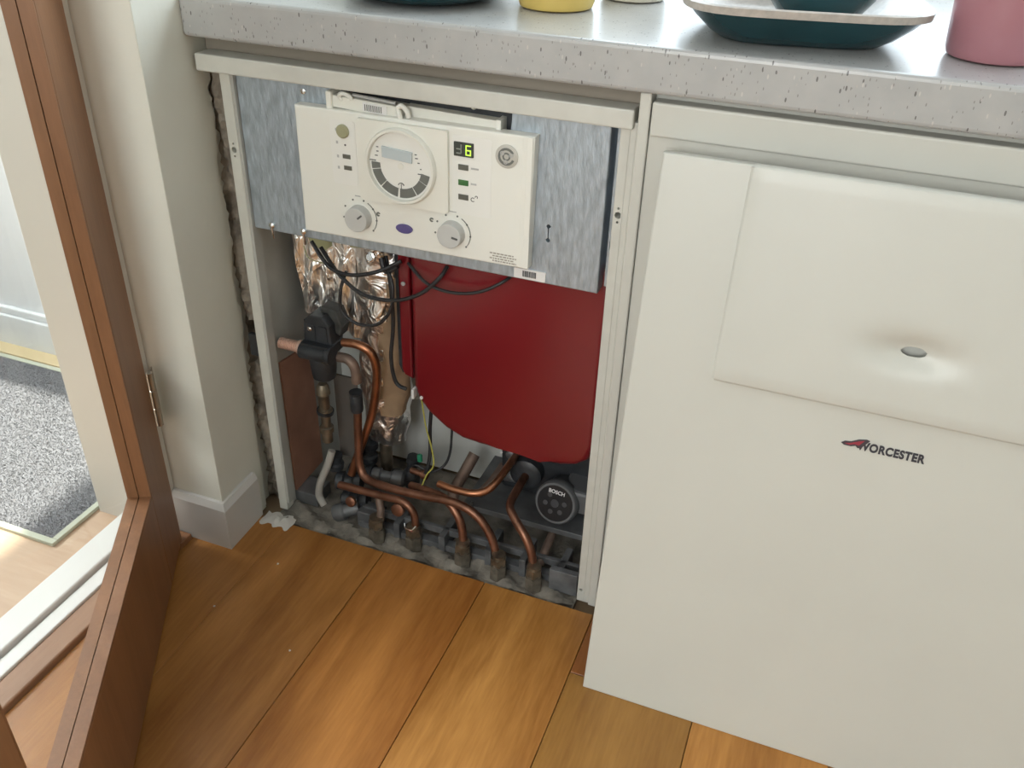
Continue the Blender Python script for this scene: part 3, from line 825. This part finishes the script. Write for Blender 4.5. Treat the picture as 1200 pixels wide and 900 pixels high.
BT('cable', [(0.224, 0.040, 0.547), (0.233, 0.035, 0.528), (0.254, 0.035, 0.541)], .0045, RUBBER, None, 8, 6)
BL('cable_eye', [(.0085, 0), (.0085, .003), (.0055, .004), (.0055, .0045)], (0.211, 0.030, 0.550), (0, -1, .2), PLATED, None, 16)

# diverter valve with threaded copper nipple
vc = (0.092, 0.050, 0.354)
vx, vy, vz = vc
vv_ = BP('diverter_valve', roundrect(vx - .028, vx + .030, vz - .010, vz + .012, .004), .028, .075, BLACKP, .004, None, 3)
BP('valve_head', [(vx - .026, vz + .010), (vx - .023, vz + .050), (vx - .012, vz + .060), (vx + .014, vz + .062), (vx + .026, vz + .046), (vx + .028, vz + .010)], .040, .078, BLACKP, .003, vv_)
BP('valve_head', [(vx - .004, vz + .045), (vx + .002, vz + .072), (vx + .030, vz + .068), (vx + .040, vz + .040), (vx + .034, vz + .020)], .058, .085, mat('greasy_casting', (.045, .045, .042), .5, var=.4, vscale=50), .004, vv_)
for xx in (vx - .018, vx + .004): BP('valve_window', roundrect(xx, xx + .017, vz + .015, vz + .044, .003), .0385, .042, BLACKP, 0, vv_)
BL('screw', [(.004, 0), (.004, .002), (.002, .003)], (vx - .010, .038, vz + .037), (0, -1, 0), PLATED, vv_, 12)
BL('valve_barrel', [(.0145, 0), (.0145, .05), (.0165, .052), (.0165, .060)], (vx - .028, .034, vz - .006), (1, 0, .02), BLACKP, vv_, 20)
BL('valve_body', [(.013, 0), (.020, .006), (.022, .020), (.024, .045), (.022, .055)], (vx + .002, .050, vz - .066), (0, 0, 1), BLACKP, vv_, 24)
prof = [(.0085, 0)]
for k in range(9): prof += [(.0102, .001 + k * .0042), (.0102, .0022 + k * .0042), (.0078, .0034 + k * .0042)]
prof += [(.0125, .0385), (.0125, .046)]
tip = (0.011, 0.035, 0.345)
BL('threaded_nipple', prof, (max(tip[0], .020), .036, vz - .003), (1, 0, 0), mat('shiny_copper_thread', (.80, .56, .46), .35, .6), vv_, 20)
BL('nut', [(.0125, 0), (.0125, .008)], (vx - .034, .036, vz - .004), (1, 0, 0), BLACKP, vv_, 6)

# brass column under the valve
p = (0.089, 0.055, 0.264)
col_ = BL('brass_tailpiece', [(.010, 0), (.010, .02), (.013, .022), (.013, .032), (.009, .034), (.009, .060), (.014, .062), (.014, .070), (.010, .072), (.010, .100), (.013, .104), (.011, .118), (.008, .124)], (p[0] - .004, .054, p[2] - .115), (0, 0, 1), BRASS, None, 18)
BL('clip_ring', [(.0155, 0), (.0155, .006)], (p[0] - .004, .054, p[2] - .052), (.2, 0, 1), BLACKP, col_, 18)
BT('drain_hose', [(0.094, 0.050, 0.131), (0.087, 0.042, 0.101), (0.072, 0.036, 0.061), (0.067, 0.034, 0.030), (0.079, 0.030, 0.012)], .0072, HOSE, None, 10, 6)
# grey heat shield panel edge beside the column
BP('shield_strip', [(.083, .27), (.083, .09), (.130, .09), (.130, .27)], .094, .098, mat('shield_grey', (.16, .145, .13), .55, .4, var=.2, vscale=12))

# copper pipes
def nut_at(p, par, r=.0145, h=.016, m=BRASS):
    bm = bmesh.new()
    alathe(bm, [(r, 0), (r, h)], (p[0], p[1], p[2]), (0, 0, 1), 6)
    alathe(bm, [(r * .84, h), (r * .84, h + .006)], (p[0], p[1], p[2]), (0, 0, 1), 16)
    return bp_(finish('compression_nut', bm, m, par), par)
R15 = .0076
pA = BT('copper_pipe', [(0.137, 0.050, 0.371), (0.166, 0.050, 0.373), (0.187, 0.052, 0.362), (0.193, 0.058, 0.332), (0.187, 0.064, 0.284), (0.173, 0.068, 0.223), (0.152, 0.068, 0.161), (0.133, 0.066, 0.108), (0.125, 0.060, 0.078)], R15 * 1.02, COPBR, None, 12, 6)
pB = BT('copper_pipe', [(0.123, 0.052, 0.338), (0.144, 0.050, 0.339), (0.156, 0.050, 0.324), (0.157, 0.050, 0.296)], .0088, COPDULL, None, 12, 6)
q = (0.154, 0.050, 0.242)
BL('pipe_coupling', [(.0105, 0), (.0115, .004), (.0115, .030), (.0105, .034), (.012, .036), (.012, .040)], (q[0], q[1], q[2] - .006), (0, 0, 1), BLACKP, pB, 16)
pC = BT('copper_pipe', [(0.155, 0.050, 0.239), (0.152, 0.050, 0.173), (0.153, 0.047, 0.118), (0.171, 0.038, 0.098), (0.220, 0.028, 0.101), (0.284, 0.020, 0.110), (0.353, 0.014, 0.121), (0.396, 0.010, 0.112), (0.423, 0.007, 0.085), (0.437, 0.005, 0.052), (0.443, 0.004, 0.015)], R15, COPPER, None, 12, 6)
pD = BT('copper_pipe', [(0.122, 0.022, 0.081), (0.164, 0.018, 0.085), (0.218, 0.014, 0.090), (0.258, 0.010, 0.094), (0.279, 0.008, 0.078), (0.283, 0.008, 0.048)], R15 * .93, COPPER, None, 12, 6)
pE = BT('copper_pipe', [(0.204, 0.020, 0.076), (0.213, 0.008, 0.057), (0.211, 0.004, 0.023)], R15 * .95, COPDULL, None, 12, 5)
pF = BT('copper_pipe', [(0.255, 0.050, 0.100), (0.293, 0.036, 0.111), (0.333, 0.022, 0.117), (0.360, 0.012, 0.102), (0.373, 0.008, 0.075), (0.377, 0.006, 0.034)], R15, COPPER, None, 12, 6)
pG = BT('copper_pipe', [(0.312, 0.046, 0.125), (0.341, 0.040, 0.127), (0.377, 0.040, 0.129), (0.401, 0.052, 0.133), (0.414, 0.075, 0.145), (0.422, 0.110, 0.158), (0.417, 0.160, 0.143)], R15 * .9, COPBR, None, 12, 6)
pH = BT('copper_pipe', [(0.447, 0.152, 0.126), (0.446, 0.090, 0.125), (0.448, 0.045, 0.121), (0.465, 0.024, 0.113), (0.490, 0.008, 0.096), (0.504, 0.003, 0.070), (0.510, 0.002, 0.038)], R15, COPPER, None, 12, 6)
pI = BT('copper_pipe', [(0.337, 0.150, 0.126), (0.329, 0.125, 0.102), (0.322, 0.100, 0.082), (0.318, 0.090, 0.058)], .011, COPDULL, None, 12, 4)
pJ = BT('copper_pipe', [(0.515, 0.100, 0.045), (0.514, 0.060, 0.033), (0.512, 0.030, 0.018)], R15, COPDULL, None, 12, 4)
for par, (u, v) in ((pE, (.2075, .000)), (pD, (.2790, .006)), (pF, (.3775, .002)), (pC, (.4480, -.004)), (pH, (.5140, -.006))):
    nut_at((u, v, .028), par); nut_at((u, v, -.004), par, .0155, .030, mat('dusty_brass', (.13, .115, .09), .7, .4, var=.4, vscale=60))
BB('red_joint', .2745, .2835, -.006, .0, .036, .050, REDPAINT, .002, pD)
BT('hose_clip', [(.268, -.006, .060), (.272, -.012, .056), (.279, -.014, .055), (.286, -.012, .056), (.290, -.006, .060)], .0012, PLATED, pD, 6, 4)

# low fittings at the left of the base
for (u, v, y, r, h, ax) in ((405, 562, .05, .018, .05, (1, .2, 0)), (455, 560, .07, .016, .075, (1, .1, 0)), (398, 545, .065, .020, .04, (.2, 0, 1)), (470, 600, .035, .012, .03, (0, -1, .3)), (395, 590, .03, .017, .05, (1, .3, .3)), (445, 545, .085, .015, .05, (1, 0, .2))):
    pass
BL('isolation_valve', [(.012, 0), (.018, .003), (.018, .016), (.013, .019), (.013, .034), (.018, .037), (.018, .050)], (0.091, 0.060, 0.055), (1, .25, .05), BLACKP, None, 18)
BL('isolation_valve', [(.010, 0), (.015, .003), (.015, .018), (.011, .021), (.011, .040), (.016, .043), (.016, .062), (.012, .066)], (0.160, 0.075, 0.078), (1, .15, .02), STEEL, None, 18)
BL('isolation_valve', [(.012, 0), (.016, .003), (.016, .014), (.012, .017), (.012, .034)], (0.087, 0.066, 0.078), (.15, 0, 1), BLACKP, None, 18)
BL('isolation_valve', [(.014, 0), (.017, .004), (.017, .020), (.013, .024), (.013, .045), (.010, .052)], (0.108, 0.018, 0.010), (1, .35, .42), STEEL, None, 18)
BL('pipe_cap', [(.010, 0), (.010, .006), (.006, .008)], (0.149, 0.016, 0.056), (0, -1, .2), COPPER, None, 16)
BL('pipe_cap', [(.0125, 0), (.0125, .008), (.007, .010)], (0.239, 0.030, 0.056), (0, -1, .2), COPPER, None, 16)
BL('pipe_stub', [(.006, 0), (.006, .022), (.009, .024), (.009, .034)], (0.238, 0.085, 0.105), (1, -.1, 0), COPPER, None, 14)
BL('green_plug', [(.005, 0), (.005, .012), (.003, .014)], (0.254, 0.090, 0.128), (0, 0, 1), GREENP, None, 12)
BT('earth_wire', [(0.256, 0.100, 0.257), (0.268, 0.090, 0.208), (0.283, 0.080, 0.172), (0.291, 0.070, 0.143), (0.282, 0.060, 0.126), (0.281, 0.040, 0.114)], .0014, YELG, None, 6, 6)
BT('cable', [(0.276, 0.100, 0.258), (0.271, 0.100, 0.197), (0.275, 0.090, 0.153), (0.272, 0.080, 0.117), (0.261, 0.080, 0.102)], .0035, RUBBER, None, 8, 6)
BT('cable', [(0.298, 0.140, 0.222), (0.295, 0.140, 0.160), (0.300, 0.120, 0.136), (0.297, 0.100, 0.122), (0.276, 0.090, 0.109), (0.245, 0.090, 0.115), (0.228, 0.090, 0.096)], .0025, RUBBER, None, 8, 6)

BT('copper_pipe', [(0.391, 0.160, 0.110), (0.382, 0.120, 0.096), (0.365, 0.100, 0.076)], R15, COPDULL, None, 12, 4)
for (u_, o_, ax_) in ((.020, (.105, .085, .060), (1, .1, .1)), (.016, (.135, .110, .075), (.1, 0, 1)), (.017, (.185, .105, .060), (1, 0, .1)), (.013, (.225, .100, .070), (.2, .1, 1)), (.016, (.110, .045, .028), (1, .2, .1))):
    BL('dark_clutter', [(u_ * .7, 0), (u_, .004), (u_, .018), (u_ * .75, .022), (u_ * .75, .034), (u_, .038), (u_, .052)], o_, ax_, BLACKP, None, 16)  # black clutter added to fill the shaded space behind the pipes
# steel tray with the pump on it
BP('pump_tray', [(.345, .060), (.592, .060), (.592, .0665), (.345, .0665)], .078, .235, STEEL, .001)
BB('tray_lip', .345, .592, .0765, .079, .056, .0675, STEEL, .0008)
BB('tray_stop', .362, .366, .070, .078, .058, .078, STEEL, .0008)
pc = (0.516, 0.088, 0.114)
PUMPG = mat('pump_grey', (.13, .135, .14), .5, .2)
pax = Vector((-.12, -1, .30)).normalized(); pbase = Vector(pc) - pax * .07
pu = BL('pump', [(.037, 0), (.037, .045), (.040, .050), (.040, .066), (.037, .070), (.034, .070)], pbase, pax, PUMPG, None, 36)
BB('pump_terminal_box', pc[0] + .006, .588, .100, .160, pc[2] - .022, pc[2] + .026, PUMPG, .006, pu)
def on_pump(r, a, h): 
    u_ = Vector((0, 0, 1)).cross(pax).normalized() * -1; u_ = u_ if u_.x > 0 else -u_; v_ = u_.cross(pax).normalized()
    v_ = -v_ if v_.z < 0 else v_
    return pbase + pax * h + u_ * (r * math.cos(a)) + v_ * (r * math.sin(a))
def pump_disc(nm, r0, r1, h, m, n=32):
    bm = bmesh.new(); alathe(bm, [(r1, 0), (r1, h)] if r0 == 0 else [(r0, 0), (r1, 0), (r1, h), (r0, h)], pbase + pax * .0695, pax, n)
    return bp_(finish(nm, bm, m, pu, True), pu)
pump_disc('face_plate', 0, .0335, .0012, mat('pump_face_black', (.012, .013, .015), .35))
pump_disc('face_knob', 0, .0075, .0022, mat('pump_knob', (.05, .05, .055), .4), 20)
for k in range(6):
    a = k * PI / 3 + .2
    if 1.0 < a < 2.2: continue
    bm = bmesh.new(); alathe(bm, [(.0045, 0), (.0045, .0006)], on_pump(.018, a, .0706), pax, 12)
    bp_(finish('face_mark', bm, mat('pump_mark', (.06, .06, .065), .5), pu), pu)
o = BX('pump_lettering', 'BOSCH', 0, 0, 0, .0095, mat('white_print', (.75, .75, .75), .5), pu, align='CENTER', bold=.0002)
rotm = Matrix.Rotation(-.12, 4, 'Z') @ Matrix.Rotation(-math.atan(.30), 4, 'X')
o.data.transform(Matrix.Translation(on_pump(.0185, PI / 2, .0711)) @ rotm)
BL('pump_lamp', [(.0022, 0), (.0022, .002)], (0.409, 0.100, 0.186), (0, -1, .3), STICK, pu, 10)
BL('pump_union', [(.014, 0), (.014, .03), (.018, .032), (.018, .05)], (.40, .15, .10), (1, 0, .1), STEEL, pu, 18)

# base: concrete, steel cradle with openings
BP('concrete_base', [(.0, -.03), (.592, -.03), (.592, -.006), (.0, -.006)], -.028, .235, CONC)
random.seed(4)
bm = bmesh.new(); prev = None
for i in range(9):
    row = []
    for k in range(80):
        x = .012 + .580 * k / 79; y = -.026 + .060 * i / 8
        row.append(bm.verts.new((x, y, -.006 + random.uniform(0, .006) + .004 * math.sin(k * .5 + i))))
    if prev:
        for k in range(79): bm.faces.new((prev[k], prev[k + 1], row[k + 1], row[k]))
    prev = row
bp_(finish('mortar_bed', bm, CONC, None, True))
CR = mat('cradle_steel', (.15, .155, .16), .6, .4, var=.4, vscale=30)
cr = BB('cradle_rail', .16, .590, .034, .042, .020, .034, CR, .001)
for xx in (.235, .325, .415, .480, .548): BB('cradle_web', xx, xx + .012, .012, .075, -.004, .034, CR, .001, cr)
BB('cradle_foot', .16, .590, .018, .036, -.004, .010, CR, .001, cr)
BB('cradle_bracket', .540, .590, .0, .012, -.002, .045, CR, .001, cr)
BB('foot_block', .012, .060, .035, .085, -.004, .024, STEEL, .002)
BB('foot_block', .155, .200, .020, .055, -.004, .030, STEEL, .002)

# seat the fascia and its bracket a little nearer the box face
SEAT = Matrix.Translation((-.01452, .0185, -.01928)) @ Matrix.Scale(1.017, 4)
for g_ in (fa, br):
    for o in [g_] + list(g_.children):
        o.data.transform(SEAT @ o.matrix_basis); o.matrix_basis = Matrix.Identity(4)
for o in boiler_parts:
    o.matrix_world = Matrix.Translation(OFF) @ o.matrix_world
    o.parent = B

# plaster crumbs at the foot of the wall
random.seed(9)
def crumb(x, y, r, label):
    bm = bmesh.new(); bmesh.ops.create_icosphere(bm, subdivisions=1, radius=r)
    for v in bm.verts: v.co *= random.uniform(.7, 1.25); v.co.z *= .5
    o = finish('plaster_crumb', bm, mat('plaster_dust', (.58, .55, .50), .95)); o.location = (x, y, r * .42)
    tag(o, label, 'crumb', 'plaster crumbs dropped on the floor')
bm = bmesh.new(); prev = None
for i in range(8):
    row = []
    for k in range(16):
        x = -.016 + .062 * k / 15; y = -.046 + .034 * i / 7
        e = min(i, 7 - i) / 3.5 * min(k, 15 - k) / 7.5
        row.append(bm.verts.new((x + random.uniform(-.001, .001), y + random.uniform(-.002, .002) - .004 * math.sin(k), .0005 + e * random.uniform(.003, .010))))
    if prev:
        for k in range(15): bm.faces.new((prev[k], prev[k + 1], row[k + 1], row[k]))
    prev = row
tag(finish('plaster_rubble', bm, mat('plaster_dust', (.58, .55, .50), .95), None, True), 'low heap of pale plaster rubble between skirting corner and boiler frame', 'rubble')
crumb(.0790, -.1290, .0022, 'tiny pale plaster crumb on the floor a little off the skirting corner')
crumb(.0380, -.2550, .0020, 'tiny pale plaster crumb on the floor towards the open wooden door')
crumb(.2050, -.2880, .0021, 'tiny pale plaster crumb on the floor beside a plank joint')

# ================================================================== DOOR MAT IN THE HALL
mt = tag(empty('door_mat', (-.62, -.01, 0)), 'grey fibre door mat with pale edging on the sunlit hall floor', 'mat')
MX0, MX1, MY0, MY1 = -1.25, -.312, -.246, .222
def mbox(nm, x0, x1, y0, y1, z0, z1, m, bev=.001): return box(nm, x0 + .62, x1 + .62, y0 + .01, y1 + .01, z0, z1, m, mt, bev)
mbox('edging', MX0, MX1, MY0, MY0 + .012, .0005, .008, MATEDGE); mbox('edging', MX0, MX1, MY1 - .012, MY1, .0005, .008, MATEDGE)
mbox('edging', MX1 - .012, MX1, MY0 + .012, MY1 - .012, .0005, .008, MATEDGE); mbox('edging', MX0, MX0 + .012, MY0 + .012, MY1 - .012, .0005, .008, MATEDGE)
mbox('backing', MX0 + .012, MX1 - .012, MY0 + .012, MY1 - .012, .0005, .006, MAT_GREY, 0)
verts, faces = [], []
random.seed(2)
for k in range(70000):
    x = random.uniform(MX0 + .013, MX1 - .013) + .62; y = random.uniform(MY0 + .013, MY1 - .013) + .01
    a = random.uniform(0, 6.28); w = .0008; h = random.uniform(.0015, .0032)
    dx, dy = w * math.cos(a), w * math.sin(a); i = len(verts)
    verts += [(x - dx, y - dy, .0058), (x + dx, y + dy, .0058), (x - dy, y + dx, .0058), (x + random.uniform(-.003, .003), y + random.uniform(-.003, .003), .006 + h)]
    faces += [(i, i + 1, i + 3), (i + 1, i + 2, i + 3), (i + 2, i, i + 3)]
me = bpy.data.meshes.new('pile'); me.from_pydata(verts, [], faces); me.materials.append(MAT_GREY)
pile = link(bpy.data.objects.new('pile', me), mt); pile['kind'] = 'stuff'

# ================================================================== CROCKERY ON THE WORKTOP
ZT = .9125
def vessel(name, loc, prof, m, label, cat, seg=48):
    o = lathe(name, prof, (0, 0, 0), (0, 0, 1), m, None, seg); o.location = (*loc, ZT)
    return tag(o, label, cat)
vessel('plate', (.262, .140), [(.075, 0), (.085, .002), (.108, .010), (.118, .022), (.120, .026), (.117, .026), (.104, .014), (.08, .006), (.0, .005)], TEAL, 'dark teal round plate on the worktop above the boiler', 'plate')
def mug(name, loc, r, h, flare, m, label, hang=.6):
    e = tag(empty(name, (*loc, ZT)), label, 'cup')
    t = .004
    prof = [(r * .86, 0), (r * .95, .002), (r, .009), (r * (1 + flare * .5), h * .5), (r * (1 + flare), h - .002), (r * (1 + flare) - t * .5, h), (r * (1 + flare) - t, h - .002), (r - t, .012), (r * .8, .006), (.0, .006)]
    lathe('body', prof, (0, 0, 0), (0, 0, 1), m, e, 48)
    ca, sa = math.cos(hang), math.sin(hang); R = r * (1 + flare * .6)
    tube('handle', [((R - .002) * ca, (R - .002) * sa, h * .78), ((R + .022) * ca, (R + .022) * sa, h * .76), ((R + .026) * ca, (R + .026) * sa, h * .45), ((R - .002) * ca, (R - .002) * sa, h * .28)], .005, m, e, 10, 6)
    return e
mug('cup', (.448, .157), .052, .085, .06, YELLOW, 'yellow cup on the worktop beside the cream cup', 1.9)
mug('cup', (.526, .276), .046, .085, .05, CREAMG, 'cream cup on the worktop behind the yellow cup', 1.2)
mug('cup', (.990, .112), .052, .110, .10, PINK, 'pink cup on the worktop beside the stacked grey dish', 1.0)
# square dish
dish = tag(empty('serving_dish', (.766, .142, ZT)), 'square dish, teal outside and speckled grey inside, on the worktop under a bowl', 'dish')
dish.rotation_euler = (0, 0, math.radians(12))
def sq_rings(bm, levels, n=56, e=4.2):
    rings = []
    for (r, z) in levels:
        ring = []
        for k in range(n):
            a = 2 * PI * k / n; ca, sa = math.cos(a), math.sin(a)
            d = (abs(ca) ** e + abs(sa) ** e) ** (-1 / e)
            ring.append(bm.verts.new((r * d * ca, r * d * sa * .92, z)))
        rings.append(ring)
    for i in range(len(rings) - 1):
        for k in range(n): bm.faces.new((rings[i][k], rings[i][(k + 1) % n], rings[i + 1][(k + 1) % n], rings[i + 1][k]))
    return rings
bm = bmesh.new(); rg = sq_rings(bm, [(.088, 0), (.096, .001), (.110, .010), (.128, .026), (.137, .0365)]); bm.faces.new(list(reversed(rg[0])))
finish('underside', bm, TEAL, dish, True)
bm = bmesh.new(); rg = sq_rings(bm, [(.137, .0366), (.143, .037), (.144, .045), (.141, .0465), (.135, .044), (.122, .030), (.108, .015), (.09, .009), (.002, .0085)]); bm.faces.new(rg[-1])
finish('inside', bm, GREYGLAZE, dish, True)
bw = lathe('bowl', [(.036, 0), (.040, .001), (.052, .012), (.066, .030), (.074, .050), (.0745, .053), (.072, .053), (.062, .032), (.048, .014), (.0, .006)], (0, 0, 0), (0, 0, 1), TEAL, None, 48)
bw.location = (.787, .178, ZT + .0095); tag(bw, 'dark teal bowl standing in the grey square dish', 'bowl')
